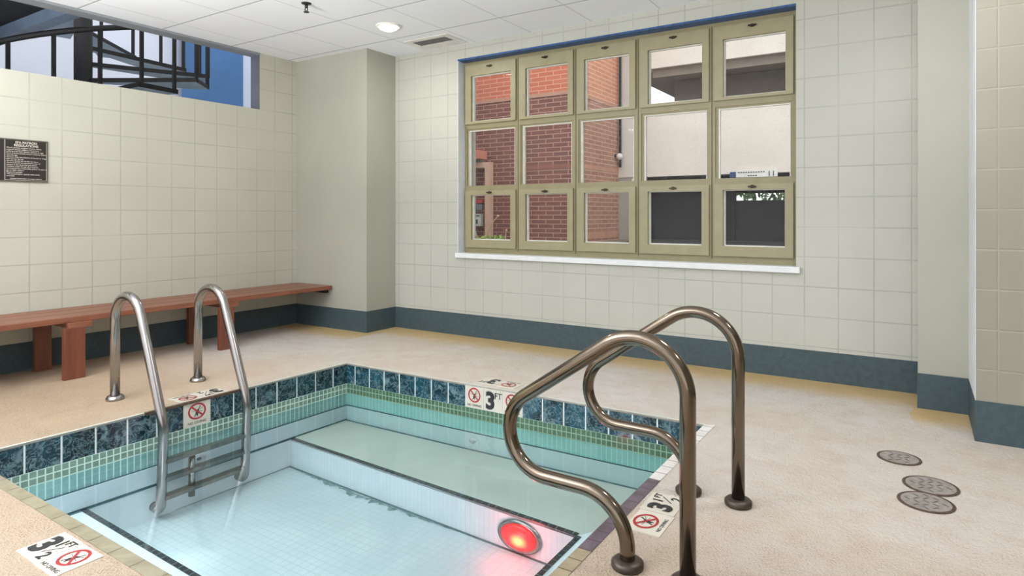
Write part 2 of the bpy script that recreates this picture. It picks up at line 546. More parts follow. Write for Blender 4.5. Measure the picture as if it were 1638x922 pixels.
# ------------------------------------------------------------------ room shell
XL, YB, ZC = -5.79, 5.03, 2.89
YF = -3.2                     # how far the shell runs back past the camera
XR = 3.2
# pool outline at deck level
PA, PB, PC, PD = (-3.955, 1.188), (-3.878, 3.582), (-1.026, 3.632), (-1.030, 1.145)

bm = bmesh.new()
o_ = [(XL - 0.1, YF), (XL - 0.1, YB + 0.1), (XR, YB + 0.1), (XR, YF)]
i_ = [PA, PB, PC, PD]
ov = [bm.verts.new((p[0], p[1], 0)) for p in o_]; iv = [bm.verts.new((p[0], p[1], 0)) for p in i_]
ol = [bm.verts.new((p[0], p[1], -0.012)) for p in i_]
for k in range(4):
    j = (k + 1) % 4
    bm.faces.new((ov[k], ov[j], iv[j], iv[k]))
    bm.faces.new((iv[k], iv[j], ol[j], ol[k]))
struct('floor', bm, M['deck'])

OZ, OY = 2.30, 4.15           # sill height and right end of the stairwell opening
TH = 0.15
struct('wall_left', boxes((XL - TH, XL, YF, YB, 0, OZ), (XL - TH, XL, OY, YB, OZ, ZC)), M['wall_left'])
struct('trim_1', boxes((XL - TH, XL + 0.004, YF, OY, ZC - 0.022, ZC + 0.05)), M['greytrim'])
WX0, WX1, WZ0, WZ1 = -3.862, -0.752, 0.815, 2.735
WD = 0.30
struct('wall_back', boxes((XL, WX0, YB, YB + WD, 0, ZC), (WX1, 0.6, YB, YB + WD, 0, ZC),
                          (WX0, WX1, YB, YB + WD, 0, WZ0), (WX0, WX1, YB, YB + WD, WZ1, ZC)), M['wall_back'])
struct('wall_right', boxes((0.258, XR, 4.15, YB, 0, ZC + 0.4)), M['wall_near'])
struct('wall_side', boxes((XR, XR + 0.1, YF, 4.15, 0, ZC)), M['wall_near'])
struct('column_left', boxes((XL, -4.705, 4.61, YB, 0, ZC)), M['column'])
struct('column_right', boxes((0.0, 0.258, 4.67, YB, 0, ZC)), M['column'])
struct('ceiling', boxes((XL, XR, YF, YB, ZC, ZC + 0.05)), M['ceiling'])
BH, BT = 0.217, 0.004
struct('baseboard_left', boxes((XL, XL + BT, YF, 4.61, 0, BH)), M['band'])
struct('baseboard_column_left', boxes((XL, -4.705 + BT, 4.61 - BT, 4.61, 0, BH), (-4.705, -4.705 + BT, 4.61, YB, 0, BH)), M['band'])
struct('baseboard_back', boxes((-4.705, 0.0, YB - BT, YB, 0, BH)), M['band'])
struct('baseboard_column_right', boxes((-BT, 0.258, 4.67 - BT, 4.67, 0, BH), (-BT, 0, 4.67, YB, 0, BH)), M['band'])
struct('baseboard_right', boxes((0.258 - BT, XR, 4.15 - BT, 4.15, 0, BH), (0.258 - BT, 0.258, 4.15, 4.67, 0, BH)), M['band'])

struct('trim_6', boxes((XL - TH, XL - 0.002, OY - 0.004, OY, OZ, ZC - 0.022)), M['jamb'])
struct('trim_lit_edge', boxes((0.2555, 0.258, 4.148, 4.668, BH, ZC)), M['wallwhite'])  # overlay strip; the light on this wall edge is put into its colour
# ------------------------------------------------------------------ pool shell
ZW = -0.237
def wall_strip(a, b, z0, z1, t=0.0):
    return quads([(a[0], a[1], z0), (b[0], b[1], z0), (b[0], b[1], z1), (a[0], a[1], z1)])
struct('pool_tile_band_left', wall_strip(PA, PB, -0.161, -0.010), M['tile_l'])
struct('pool_tile_band_back', wall_strip(PB, PC, -0.161, -0.010), M['tile_b'])
struct('pool_tile_band_right', wall_strip(PC, PD, -0.161, -0.010), M['tile_l'])
struct('pool_tile_band_front', wall_strip(PD, PA, -0.161, -0.010), M['tile_b'])
def edge_strip(a, b, z0, z1, inn, w=0.012):
    d = Vector((b[0] - a[0], b[1] - a[1])).normalized()
    n = Vector((-d.y, d.x)) * inn
    bm = slab([a, b, (b[0] + n.x * w, b[1] + n.y * w), (a[0] + n.x * w, a[1] + n.y * w)], z0, z1)
    return bm
struct('trim_2', edge_strip(PA, PB, -0.014, 0.002, 1, 0.014), M['edge_pale'])
struct('trim_3', edge_strip(PB, PC, -0.014, 0.002, 1, 0.014), M['edge_pale'])
struct('pool_mosaic_band_left', wall_strip(PA, PB, -0.240, -0.161), M['mos_l'])
struct('pool_mosaic_band_back', wall_strip(PB, PC, -0.240, -0.161), M['mos_b'])
struct('pool_mosaic_band_right', wall_strip(PC, PD, -0.240, -0.161), M['mos_l'])
struct('pool_mosaic_band_front', wall_strip(PD, PA, -0.240, -0.161), M['mos_b'])
struct('pool_underwater_wall_left', wall_strip(PA, PB, -0.333, -0.240), M['und_l'])
struct('pool_underwater_wall_back', wall_strip(PB, PC, -0.333, -0.240), M['und_b'])
struct('pool_underwater_wall_right', wall_strip(PC, PD, -0.333, -0.240), M['und_l'])
struct('pool_underwater_wall_front', wall_strip(PD, PA, -0.333, -0.240), M['und_b'])
# white lower wall, set out a little so that its lip reads as a ledge
def inset(p, d):
    cx, cy = (-2.45, 2.4)
    return (p[0] + (d if p[0] < cx else -d), p[1] + (d if p[1] < cy else -d))
QA, QB, QC, QD = [inset(p, 0.012) for p in (PA, PB, PC, PD)]
ZS, ZF = -0.450, -0.650
for nm, a, b, a0, b0, zz in (('left', QA, QB, PA, PB, ZF), ('back', QB, QC, PB, PC, ZS), ('right', QC, QD, PC, PD, ZS), ('front', QD, QA, PD, PA, ZS)):
    bm = wall_strip(a, b, zz - 0.01, -0.338)
    f = bm.faces.new([bm.verts.new((p[0], p[1], -0.338)) for p in (a, b, b0, a0)])
    struct('pool_lower_wall_' + nm, bm, M['plaster_b' if nm == 'back' else 'plaster'])
    struct('pool_joint_' + nm, wall_strip(inset(a, -0.008), inset(b, -0.008), -0.341, -0.330), M['groove'])
# recess (the deep part) and the seats round it
RA, RB, RC, RD = (-3.935, 1.700), (-3.880, 3.040), (-1.475, 2.914), (-1.462, 1.628)
def flat(z, *pts):
    return quads([(p[0], p[1], z) for p in pts])
struct('pool_seat_back', flat(ZS, QB, QC, RC, RB), M['seat'])
struct('pool_seat_right', flat(ZS, QC, QD, RD, RC), M['plaster'])
struct('pool_seat_front', flat(ZS, QD, QA, RA, RD), M['plaster'])
struct('pool_riser_back', wall_strip(RB, RC, ZF, ZS), M['riser'])
struct('pool_riser_right', wall_strip(RC, RD, ZF, ZS), M['riser'])
struct('pool_riser_front', wall_strip(RD, RA, ZF, ZS), M['riser'])
struct('pool_bottom', flat(ZF, (-4.0, 1.55), (-4.0, 3.2), (-1.4, 3.1), (-1.4, 1.55)), M['poolfloor'])
def nosing(nm, a, b, inn, mat, w=0.028):
    struct('pool_nosing_' + nm, edge_strip(a, b, ZS - 0.012, ZS + 0.004, inn, w), mat)
nosing('back', RB, RC, 1, M['nosing_x'])
nosing('right', RC, RD, 1, M['nosing_y'])
nosing('front', RD, RA, 1, M['nosing_x'])
# thin dark joints where walls meet the seat and the floor
def joint(nm, a, b, z, inn, w=0.010):
    struct('pool_joint_' + nm, edge_strip(a, b, z - 0.002, z + 0.002, inn, w), M['groove'])
joint('seat_back', QB, QC, ZS, -1, 0.016)
joint('seat_left', QA, (QA[0] + (QB[0] - QA[0]) * 0.22, RA[1]), ZS, -1, 0.02)
struct('pool_joint_wall_left', wall_strip(inset(QA, 0.002), inset(QB, 0.002), ZS - 0.006, ZS + 0.010), M['groove'])
joint('floor_left', (-3.945, 1.69), (-3.885, 3.05), ZF, -1, 0.012)
joint('floor_back', RB, RC, ZF, -1, 0.016)
# back riser's foot joint drawn wavy: water-ripple refraction put into the shape
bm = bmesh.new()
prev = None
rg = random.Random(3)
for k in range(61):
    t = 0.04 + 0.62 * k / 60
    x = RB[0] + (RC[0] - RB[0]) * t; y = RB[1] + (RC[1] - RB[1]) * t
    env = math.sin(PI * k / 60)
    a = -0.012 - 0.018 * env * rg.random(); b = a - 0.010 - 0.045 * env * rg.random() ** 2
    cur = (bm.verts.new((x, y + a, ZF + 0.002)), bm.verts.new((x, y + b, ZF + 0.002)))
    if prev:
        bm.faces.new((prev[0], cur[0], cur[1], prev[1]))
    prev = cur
struct('pool_joint_floor_worn', bm, M['ripple'])
# coping
struct('coping_front', slab([(PA[0] - 0.2, PA[1] + 0.0), (PD[0] + 0.05, PD[1]), (PD[0] + 0.05, PD[1] - 0.052), (PA[0] - 0.2, PA[1] - 0.052)], -0.012, 0.003), M['cop_beige_x'])
CR0, CR1 = -1.030, -0.976
struct('coping_right_near', slab([(CR0, 1.14), (CR1, 1.14), (CR1, 2.045), (CR0, 2.045)], -0.012, 0.003), M['cop_beige'])
struct('coping_right_middle', slab([(CR0, 2.045), (CR1, 2.045), (CR1, 2.756), (CR0, 2.756)], -0.012, 0.003), M['cop_purple'])
struct('coping_right_far', slab([(CR0, 2.756), (CR1, 2.756), (CR1 + 0.006, 3.66), (CR0 + 0.004, 3.632)], -0.012, 0.003), M['cop_white'])
struct('coping_left', slab([(-3.938, 2.02), (-3.916, 2.02), (-3.900, 2.66), (-3.922, 2.66)], -0.010, 0.004), M['cop_brown'])

w = obj('pool_water', flat(ZW, *[inset(p, 0.001) for p in (PA, PB, PC, PD)]), M['water'])
tag(w, 'still clear aqua water filling the spa pool', 'water', kind='stuff')

# ------------------------------------------------------------------ marker tiles
def stroke(bm, pts, w, P, h):
    for a, b in zip(pts, pts[1:]):
        a = Vector(a); b = Vector(b)
        d = (b - a).normalized(); n = Vector((-d.y, d.x)) * w / 2
        bm.faces.new([bm.verts.new(P(q.x, q.y, h)) for q in (a + n, b + n, b - n, a - n)])

def disc(bm, c, r, P, h, seg=14):
    bm.faces.new([bm.verts.new(P(c[0] + r * math.cos(2 * PI * k / seg), c[1] + r * math.sin(2 * PI * k / seg), h)) for k in range(seg)])

def marker(kind, label, o, r, u, sr, su, group=None, words=None):
    """kind: 'dive', 'depth' ; o = lower-left corner as one reads it"""
    o = Vector(o); r = Vector(r); u = Vector(u); n = r.cross(u)
    sc = min(sr, su)
    P = lambda a, b, h: o + r * (a * sr) + u * (b * su) + n * h
    e = thing('no_diving_tile' if kind == 'dive' else 'depth_marker_tile', label, 'pool marker tile', o + r * sr / 2 + u * su / 2, group)
    bm = bmesh.new()
    c = [(0.0, 0.0), (1, 0.0), (1, 1), (0.0, 1)]
    lo = [bm.verts.new(P(a, b, -0.004)) for a, b in c]; hi = [bm.verts.new(P(a, b, 0.003)) for a, b in c]
    bm.faces.new(lo); bm.faces.new(hi)
    for k in range(4):
        bm.faces.new((lo[k], lo[(k + 1) % 4], hi[(k + 1) % 4], hi[k]))
    obj('tile_face', bm, M['marker'], e)
    if kind == 'dive':
        bm = bmesh.new()
        cx, cy, R0, R1 = 0.5, 0.60, 0.27, 0.34
        seg = 36
        for k in range(seg):
            a0, a1 = 2 * PI * k / seg, 2 * PI * (k + 1) / seg
            bm.faces.new([bm.verts.new(P(cx + q * math.cos(a), cy + q * math.sin(a), 0.0042)) for q, a in ((R0, a0), (R1, a0), (R1, a1), (R0, a1))])
        stroke(bm, [(cx - 0.20, cy + 0.20), (cx + 0.20, cy - 0.20)], 0.065, P, 0.0046)
        obj('prohibition_ring', bm, M['red'], e)
        bm = bmesh.new()
        stroke(bm, [(cx + 0.13, cy + 0.20), (cx + 0.04, cy + 0.03)], 0.035, P, 0.0040)
        stroke(bm, [(cx + 0.05, cy + 0.06), (cx - 0.04, cy - 0.10)], 0.075, P, 0.0041)
        stroke(bm, [(cx - 0.03, cy - 0.08), (cx - 0.10, cy - 0.22)], 0.035, P, 0.0040)
        stroke(bm, [(cx + 0.04, cy - 0.02), (cx + 0.01, cy - 0.22)], 0.03, P, 0.0040)
        stroke(bm, [(cx - 0.20, cy + 0.04), (cx - 0.02, cy + 0.0), (cx + 0.20, cy - 0.04)], 0.014, P, 0.0039)
        stroke(bm, [(cx + 0.02, cy + 0.0), (cx + 0.21, cy + 0.12)], 0.014, P, 0.0039)
        disc(bm, (cx + 0.0, cy - 0.14), 0.035, P, 0.0042)
        obj('diver_figure', bm, M['ink'], e)
        text('lettering', 'NO DIVING', 0.15 * sc, M['ink'], e, P(0.5, 0.13, 0.0035), r, u, bold=0.012)
    elif kind == 'half':
        text('numeral', '3', 0.92 * sc, M['ink'], e, P(0.30, 0.47, 0.0045), r, u, bold=0.045)
        text('numeral', '1', 0.42 * sc, M['ink'], e, P(0.60, 0.70, 0.0045), r, u, bold=0.022)
        text('numeral', '2', 0.42 * sc, M['ink'], e, P(0.83, 0.24, 0.0045), r, u, bold=0.025)
        bm = bmesh.new()
        stroke(bm, [(0.58, 0.30), (0.84, 0.66)], 0.03, P, 0.0040)
        obj('fraction_bar', bm, M['ink'], e)
        text('lettering', 'FT', 0.27 * sc, M['ink'], e, P(0.83, 0.80, 0.0045), r, u, bold=0.018)
    elif kind == 'three':
        text('numeral', '3', 1.05 * sc, M['ink'], e, P(0.36, 0.44, 0.0045), r, u, bold=0.045)
        text('lettering', 'FT', 0.38 * sc, M['ink'], e, P(0.78, 0.72, 0.0045), r, u, bold=0.008)
    return e

X_, Y_, Z_ = Vector((1, 0, 0)), Vector((0, 1, 0)), Vector((0, 0, 1))
# near front deck: read facing the pool
marker('half', '3 1/2 FT depth tile set in the deck in front of the beige coping', (-2.706, 0.945, 0.0), X_, Y_, 0.150, 0.155)
marker('dive', 'no diving tile in the near deck, next to beige coping', (-2.553, 0.942, 0.0), X_, Y_, 0.150, 0.155)
# right deck between the grab rails
marker('dive', 'no diving tile in the deck between the two grab rails', (-0.808, 2.272, 0.0), Y_, -X_, 0.180, 0.142)
marker('half', '3 1/2 FT depth tile in the deck between the two grab rails', (-0.815, 2.455, 0.0), Y_, -X_, 0.180, 0.142)
# left deck behind the ladder
marker('half', '3 1/2 FT depth tile in the deck between the ladder posts', (-4.092, 2.585, 0.0), -Y_, X_, 0.165, 0.150)
marker('dive', 'no diving tile flat in the deck between the ladder posts', (-4.097, 2.418, 0.0), -Y_, X_, 0.165, 0.150)
# back deck
marker('three', '3 FT depth tile lying flat in the deck behind the pool', (-2.503, 3.820, 0.0), -X_, -Y_, 0.160, 0.150)
marker('dive', 'no diving tile lying flat in the deck behind the pool', (-2.340, 3.823, 0.0), -X_, -Y_, 0.160, 0.150)
# upright in the waterline band
dl = Vector((PB[0] - PA[0], PB[1] - PA[1], 0)).normalized()
def onleft(y, z): return (PA[0] + (PB[0] - PA[0]) * (y - PA[1]) / (PB[1] - PA[1]) , y, z)
marker('dive', 'upright no diving tile on the pool wall behind the ladder', onleft(2.255, -0.160), dl, Z_, 0.176, 0.155)
db = Vector((PC[0] - PB[0], PC[1] - PB[1], 0)).normalized()
def onback(x, z): return (x, PB[1] + (PC[1] - PB[1]) * (x - PB[0]) / (PC[0] - PB[0]), z)
marker('dive', 'upright no diving tile left of the 3 FT tile on the far pool wall', onback(-2.699, -0.160), db, Z_, 0.154, 0.153)
marker('three', 'upright 3 FT depth tile on the far pool wall', onback(-2.543, -0.160), db, Z_, 0.154, 0.153)
marker('dive', 'upright white tile right of the 3 FT tile, behind the near rail', onback(-2.387, -0.160), db, Z_, 0.154, 0.153)

# ------------------------------------------------------------------ pool ladder
lad = thing('pool_ladder', 'polished steel pool ladder with two hooped rails and flat submerged treads', 'pool ladder', (-4.385, 2.346, 0))
for y, dx in ((2.069, 0.0), (2.624, 0.012)):
    prof = [(-4.385, 0.0), (-4.385, 1.355), (-3.806, -0.07), (-3.838, -0.585), (-3.930, -0.575)]
    pts = fillet([(p[0] + dx, y, p[1]) for p in prof], [0.835, 0.07, 0.045], 18)
    bm = bmesh.new(); tube(bm, pts, 0.029, 18)
    rail = obj('rail', bm, M['steel_cool'], lad, True)
    bm = bmesh.new(); lathe(bm, [(0.054, 0.0), (0.054, 0.010), (0.046, 0.024), (0.034, 0.030)], (-4.385 + dx, y, 0.001))
    obj('floor_flange', bm, M['steel_cool'], rail, True)
    bm = bmesh.new(); lathe(bm, [(0.045, 0.0), (0.045, 0.010), (0.036, 0.020)], (-3.936, y, -0.575), axis='X')
    obj('wall_bumper', bm, M['steel_cool'], rail, True)
for z, x in ((-0.285, -3.815), (-0.393, -3.822), (-0.509, -3.832)):
    obj('tread', boxes((x - 0.030, x + 0.030, 2.080, 2.622, z - 0.012, z + 0.012), bevel=0.004), M['tread'], lad)
bm = bmesh.new(); tube(bm, [(-3.835, 2.262, -0.30), (-3.840, 2.262, -0.565)], 0.020, 14)
obj('centre_strut', bm, M['steel_cool'], lad, True)

# ------------------------------------------------------------------ grab rails
def grab(y, label):
    e = thing('grab_rail', label, 'handrail', (-0.72, y, 0), 'grab rails on the right deck')
    prof = [(-0.625, 0.0), (-0.625, 0.944), (-1.653, 0.238), (-0.832, 0.232), (-0.832, 0.0)]
    pts = fillet([(p[0], y, p[1]) for p in prof], [0.34, 0.50, 0.17], 22)
    bm = bmesh.new(); tube(bm, pts, 0.0262, 20)
    obj('bent_tube', bm, M['steel_warm'], e, True)
    for x in (-0.625, -0.832):
        bm = bmesh.new(); lathe(bm, [(0.053, 0.0), (0.055, 0.006), (0.055, 0.018), (0.046, 0.026), (0.030, 0.028)], (x, y, 0.001))
        obj('escutcheon', bm, M['escutcheon'], e, True)
    return e
grab(2.026, 'nearer steel grab rail, its rounded end reaching over the water')
grab(2.707, 'farther steel grab rail, beyond the 3 1/2 FT deck tile')

# ------------------------------------------------------------------ red pool lamp
LX, LZ, LY = -1.825, -0.553, 2.932
pl = thing('pool_lamp', 'round underwater lamp glowing red below the step edge', 'pool light', (LX, LY, LZ))
bm = bmesh.new(); lathe(bm, [(0.142, 0.0), (0.142, -0.014), (0.128, -0.026), (0.118, -0.022)], (LX, LY, LZ), 36, 1.0, 0.62, 'Y')
obj('steel_ring', bm, M['steel_cool'], pl, True)
bm = bmesh.new(); lathe(bm, [(0.118, -0.020), (0.10, -0.034), (0.06, -0.044), (0.01, -0.046)], (LX, LY, LZ), 36, 1.0, 0.62, 'Y')
obj('lens', bm, M['redlens'], pl, True)

# wall returns
def jet(name, label, c, axis, r, sy):
    e = thing(name, label, 'pool inlet', c)
    bm = bmesh.new(); lathe(bm, [(r, 0.0), (r, 0.004), (r * 0.8, 0.007)], c, 20, 1.0, sy, axis)
    obj('face_plate', bm, M['plaster'], e, True)
    bm = bmesh.new(); lathe(bm, [(r * 0.32, 0.007), (r * 0.3, 0.010)], c, 16, 1.0, sy, axis)
    obj('eyeball_nozzle', bm, M['groove'], e, True)
jet('return_inlet', 'oval water inlet on the pool wall behind the ladder treads', (-3.904, 2.345, -0.372), 'X', 0.055, 0.55)

jet('return_inlet', 'small water inlet low on the far pool wall under the no diving tile', (-2.63, 3.587, -0.385), 'Y', 0.028, 0.7)
# ------------------------------------------------------------------ bench
bn = thing('wall_bench', 'long reddish brown wooden bench along the left block wall', 'bench', (-5.5, 2.6, 0))
BY0, BY1 = -1.2, 4.602
for x0, x1 in ((-5.775, -5.600), (-5.592, -5.405), (-5.397, -5.205)):
    obj('plank', boxes((x0, x1, BY0, BY1, 0.410, 0.452), bevel=0.006), M['wood_top'], bn)
for y in (0.98, 2.16, 3.37):
    o = obj('leg', boxes((-5.215, -5.175, y - 0.062, y + 0.078, 0.0, 0.375), bevel=0.004), M['wood_leg'], bn)
    o['label'] = 'front plank leg'
    obj('leg', boxes((-5.70, -5.66, y - 0.062, y + 0.052, 0.0, 0.375), bevel=0.004), M['wood_leg'], bn)
    obj('cleat', boxes((-5.72, -5.178, y - 0.030, y + 0.125, 0.372, 0.412), bevel=0.004), M['wood_top'], bn)
obj('end_bracket', boxes((-5.76, -5.26, 4.560, 4.602, 0.372, 0.410)), M['dark'], bn)

# ------------------------------------------------------------------ rules sign
sg = thing('rules_sign', 'dark brown spa regulations sign with cream lettering on the left wall', 'sign', (XL, 2.09, 1.45))
SX = XL + 0.014
obj('panel', boxes((XL + 0.001, SX - 0.002, 1.62, 2.231, 1.452, 1.777)), M['signframe'], sg)
obj('panel', boxes((SX - 0.003, SX, 1.628, 1.9455, 1.460, 1.769), (SX - 0.003, SX, 1.950, 2.223, 1.460, 1.769)), M['signblack'], sg)
def sgtext(y, z, s, size, al='LEFT', bold=0.0):
    text('lettering', s, size, M['signtext'], sg, (SX + 0.0008, y, z), Y_, Z_, al, bold)
bm = boxes((SX, SX + 0.001, 1.948, 1.951, 1.462, 1.767), (SX, SX + 0.001, 2.218, 2.220, 1.465, 1.764), (SX, SX + 0.001, 1.951, 2.220, 1.463, 1.465))
obj('border_line', bm, M['signtext'], sg)
sgtext(2.085, 1.750, 'SPA PATRON', 0.024, 'CENTER', 0.03)
sgtext(2.085, 1.728, 'REGULATIONS', 0.024, 'CENTER', 0.03)
rules = ['\u2022Elderly persons, pregnant women, infants,', 'pregnant women, children, and persons', 'suffering from heart disease, diabetes or high',
         'blood pressure should consult a physician before', 'using the spa.', '\u2022Persons under the influence of alcohol or drugs', 'shall not use the spa.',
         '\u2022Persons should not use the spa alone.', '\u2022Persons should not spend more than 15', 'minutes in the spa at any one session.',
         '\u2022Children under the age of 14 must be', 'accompanied by a responsible person 16 years of', 'age or older unless a', 'lifeguard is present.',
         '\u2022The posted bather capacity shall not be', 'exceeded.']
for k, ln in enumerate(rules):
    sgtext(1.958, 1.709 - k * 0.0143, ln, 0.0132, 'LEFT', 0.012)
sgtext(2.085, 1.474, 'ILLINOIS DEPARTMENT OF PUBLIC HEALTH', 0.0105, 'CENTER', 0.015)

# ------------------------------------------------------------------ window
FY = 5.14
win = bpy.data.objects.new('window_1', None); COL.objects.link(win)
win.location = (-2.31, FY, 0.82); tag(win, kind='structure')
VX = [-3.862, -3.223, -2.608, -2.012, -1.390, -0.764]
HZ = [0.850, 1.462, 2.085, 2.716]
bm = bmesh.new()
zs = [(WZ0, HZ[0] + 0.027), (HZ[1] - 0.027, HZ[1] + 0.027), (HZ[2] - 0.027, HZ[2] + 0.027), (HZ[3] - 0.027, WZ1)]
for i, x in enumerate(VX):
    wv = 0.027
    box(bm, max(WX0, x - wv), min(WX1, x + wv), FY, FY + 0.09, WZ0, WZ1)
for a, b in zip(VX, VX[1:]):
    for z0, z1 in zs:
        box(bm, a + 0.027, b - 0.027, FY + 0.001, FY + 0.089, z0, z1)
obj('frame', bm, M['olive'], win)
for x in VX[1:-1]:
    obj('frame_gap', boxes((x - 0.003, x + 0.003, FY - 0.0008, FY + 0.002, WZ0 + 0.03, HZ[3] - 0.01)), M['gap'], win)
def ring_frame(x0, x1, z0, z1, ax0, ax1, az0, az1, y0, y1, bev=0.0):
    return boxes((x0, ax0, y0, y1, z0, z1), (ax1, x1, y0, y1, z0, z1), (ax0, ax1, y0, y1, z0, az0), (ax0, ax1, y0, y1, az1, z1), bevel=bev)
for i in range(5):
    for j in range(3):
        x0, x1, z0, z1 = VX[i] + 0.020, VX[i + 1] - 0.020, HZ[j] + 0.022, HZ[j + 1] - 0.022
        if j == 1:
            a = (VX[i] + 0.050, VX[i + 1] - 0.044, HZ[j] + 0.016, HZ[j + 1] - 0.042)
            s = obj('fixed_sash', ring_frame(VX[i] + 0.018, VX[i + 1] - 0.018, HZ[j] + 0.012, HZ[j + 1] - 0.018, *a, FY + 0.010, FY + 0.07), M['olive'], win)
        else:
            if j == 2: a = (VX[i] + 0.090, VX[i + 1] - 0.074, HZ[j] + 0.046, HZ[j + 1] - 0.128)
            else: a = (VX[i] + 0.090, VX[i + 1] - 0.078, HZ[j] + 0.100, HZ[j + 1] - 0.066)
            s = obj('sash', ring_frame(x0, x1, z0, z1, *a, FY - 0.020, FY + 0.05, 0.0), M['olive_sash'], win)
            zl = z1 - (0.030 if j == 2 else 0.022)
            xc = (x0 + x1) / 2
            bm = bmesh.new()
            lathe(bm, [(0.022, 0.0), (0.022, -0.006), (0.015, -0.010)], (xc, FY - 0.020, zl), 16, 1.0, 0.55, 'Y')
            box(bm, xc - 0.030, xc + 0.030, FY - 0.040, FY - 0.029, zl - 0.007, zl + 0.005)
            obj('latch', bm, M['latch'], s)
        obj('glazing_bead', ring_frame(a[0], a[1], a[2], a[3], a[0] + 0.010, a[1] - 0.006, a[2] + 0.009, a[3] - 0.007, FY + 0.012, FY + 0.04), M['bead'], s)
        obj('pane', boxes((a[0], a[1], FY + 0.040, FY + 0.046, a[2], a[3])), M['glass'], s)
struct('windowsill', boxes((WX0 - 0.016, WX1 + 0.030, YB - 0.032, YB + 0.0, 0.772, 0.818), (WX0, WX1, YB, FY + 0.01, 0.790, 0.818), bevel=0.004), M['sill'])
struct('trim_4', boxes((WX0 - 0.004, WX1, YB - 0.004, FY + 0.01, WZ1 - 0.003, WZ1 + 0.014)), M['bluepaint'])
struct('trim_5', boxes((WX0 - 0.003, WX0 + 0.003, YB - 0.003, FY, WZ0, WZ1 - 0.003)), M['wallwhite'])

# ------------------------------------------------------------------ ceiling fittings
def downlight(x, y, label):
    e = thing('recessed_downlight', label, 'ceiling light', (x, y, ZC), 'recessed ceiling lights')
    bm = bmesh.new(); lathe(bm, [(0.112, 0.002), (0.112, -0.010), (0.098, -0.016), (0.080, -0.006)], (x, y, ZC - 0.0005), 32)
    obj('trim_ring', bm, M['lampwhite'], e, True)
    bm = bmesh.new(); lathe(bm, [(0.080, -0.006), (0.078, -0.028), (0.050, -0.040), (0.01, -0.042)], (x, y, ZC), 32)
    obj('lens', bm, M['lens'], e, True)
    return e
downlight(-3.985, 4.17, 'lit round recessed light in the white ceiling')
for x, y in ((-1.5, 4.17), (-3.985, 1.6), (-1.5, 1.6), (1.0, 2.4)):
    pass
vt = thing('air_vent', 'slotted air vent in a white square panel of the ceiling', 'air vent', (-3.97, 4.76, ZC))
obj('vent_panel', ring_frame(-4.235, -3.665, 0, 1, -4.17, -3.765, 0.2, 0.8, 0, 1) if False else boxes(
    (-4.225, -4.172, 4.635, 4.985, ZC - 0.006, ZC), (-3.765, -3.700, 4.635, 4.985, ZC - 0.006, ZC),
    (-4.172, -3.765, 4.635, 4.695, ZC - 0.006, ZC), (-4.172, -3.765, 4.842, 4.985, ZC - 0.006, ZC)), M['vent'], vt)
obj('dark_throat', boxes((-4.172, -3.765, 4.695, 4.842, ZC - 0.002, ZC - 0.0005)), M['ventdark'], vt)
for k in range(4):
    y = 4.712 + k * 0.036
    obj('vent_slat', boxes((-4.172, -3.765, y, y + 0.007, ZC - 0.007, ZC - 0.002)), M['ventslat'], vt)
sp = thing('sprinkler_head', 'small dark fire sprinkler head hanging from the ceiling', 'sprinkler', (-4.111, 3.371, ZC))
bm = bmesh.new(); lathe(bm, [(0.040, 0.0), (0.038, -0.006), (0.016, -0.010)], (-4.111, 3.371, ZC - 0.0005), 20)
obj('escutcheon', bm, M['sprink'], sp, True)
bm = bmesh.new(); lathe(bm, [(0.013, -0.008), (0.013, -0.035), (0.009, -0.040)], (-4.111, 3.371, ZC), 14)
for s in (-1, 1):
    tube(bm, [(-4.111 + s * 0.012, 3.371, ZC - 0.034), (-4.111 + s * 0.016, 3.371, ZC - 0.052), (-4.111 + s * 0.004, 3.371, ZC - 0.068)], 0.004, 8)
obj('frame_arms', bm, M['sprink'], sp, True)
bm = bmesh.new(); lathe(bm, [(0.006, -0.066), (0.022, -0.070), (0.022, -0.074), (0.004, -0.075)], (-4.111, 3.371, ZC), 16)
obj('deflector', bm, M['sprink'], sp, True)

# ------------------------------------------------------------------ floor covers
def cover(x, y, r, label):
    e = thing('drain_cover', label, 'floor cover', (x, y, 0), 'round covers in the right deck')
    bm = bmesh.new(); lathe(bm, [(r + 0.010, 0.0), (r + 0.010, 0.003), (r, 0.005), (r - 0.004, 0.002)], (x, y, 0.0005), 32, cap=False)
    obj('rim', bm, M['coverrim'], e)
    bm = bmesh.new(); lathe(bm, [(r - 0.003, 0.0), (r - 0.003, 0.004)], (x, y, 0.0005), 32)
    lid = obj('lid', bm, M['cover'], e)
    bm = bmesh.new()
    st = 0.034
    n = int(r / st) + 1
    for i in range(-n, n + 1):
        for j in range(-n, n + 1):
            px, py = i * st, j * st + (st / 2 if i % 2 else 0)
            if px * px + py * py < (r - 0.022) ** 2:
                d = 1 if (i + j) % 2 else -1
                q = [(px - 0.011, py - 0.011 * d), (px + 0.011, py + 0.011 * d)]
                v = Vector((q[1][0] - q[0][0], q[1][1] - q[0][1])).normalized(); nn = Vector((-v.y, v.x)) * 0.0035
                a = [bm.verts.new((x + q[0][0] + nn.x, y + q[0][1] + nn.y, 0.0045)), bm.verts.new((x + q[1][0] + nn.x, y + q[1][1] + nn.y, 0.0045)),
                     bm.verts.new((x + q[1][0] - nn.x, y + q[1][1] - nn.y, 0.0045)), bm.verts.new((x + q[0][0] - nn.x, y + q[0][1] - nn.y, 0.0045))]
                top = bm.verts.new((x + px, y + py, 0.008))
                for k in range(4):
                    bm.faces.new((a[k], a[(k + 1) % 4], top))
    obj('tread_lugs', bm, M['coverlug'], lid)
cover(-0.078, 3.652, 0.086, 'round metal floor cover by itself, nearest the back wall')
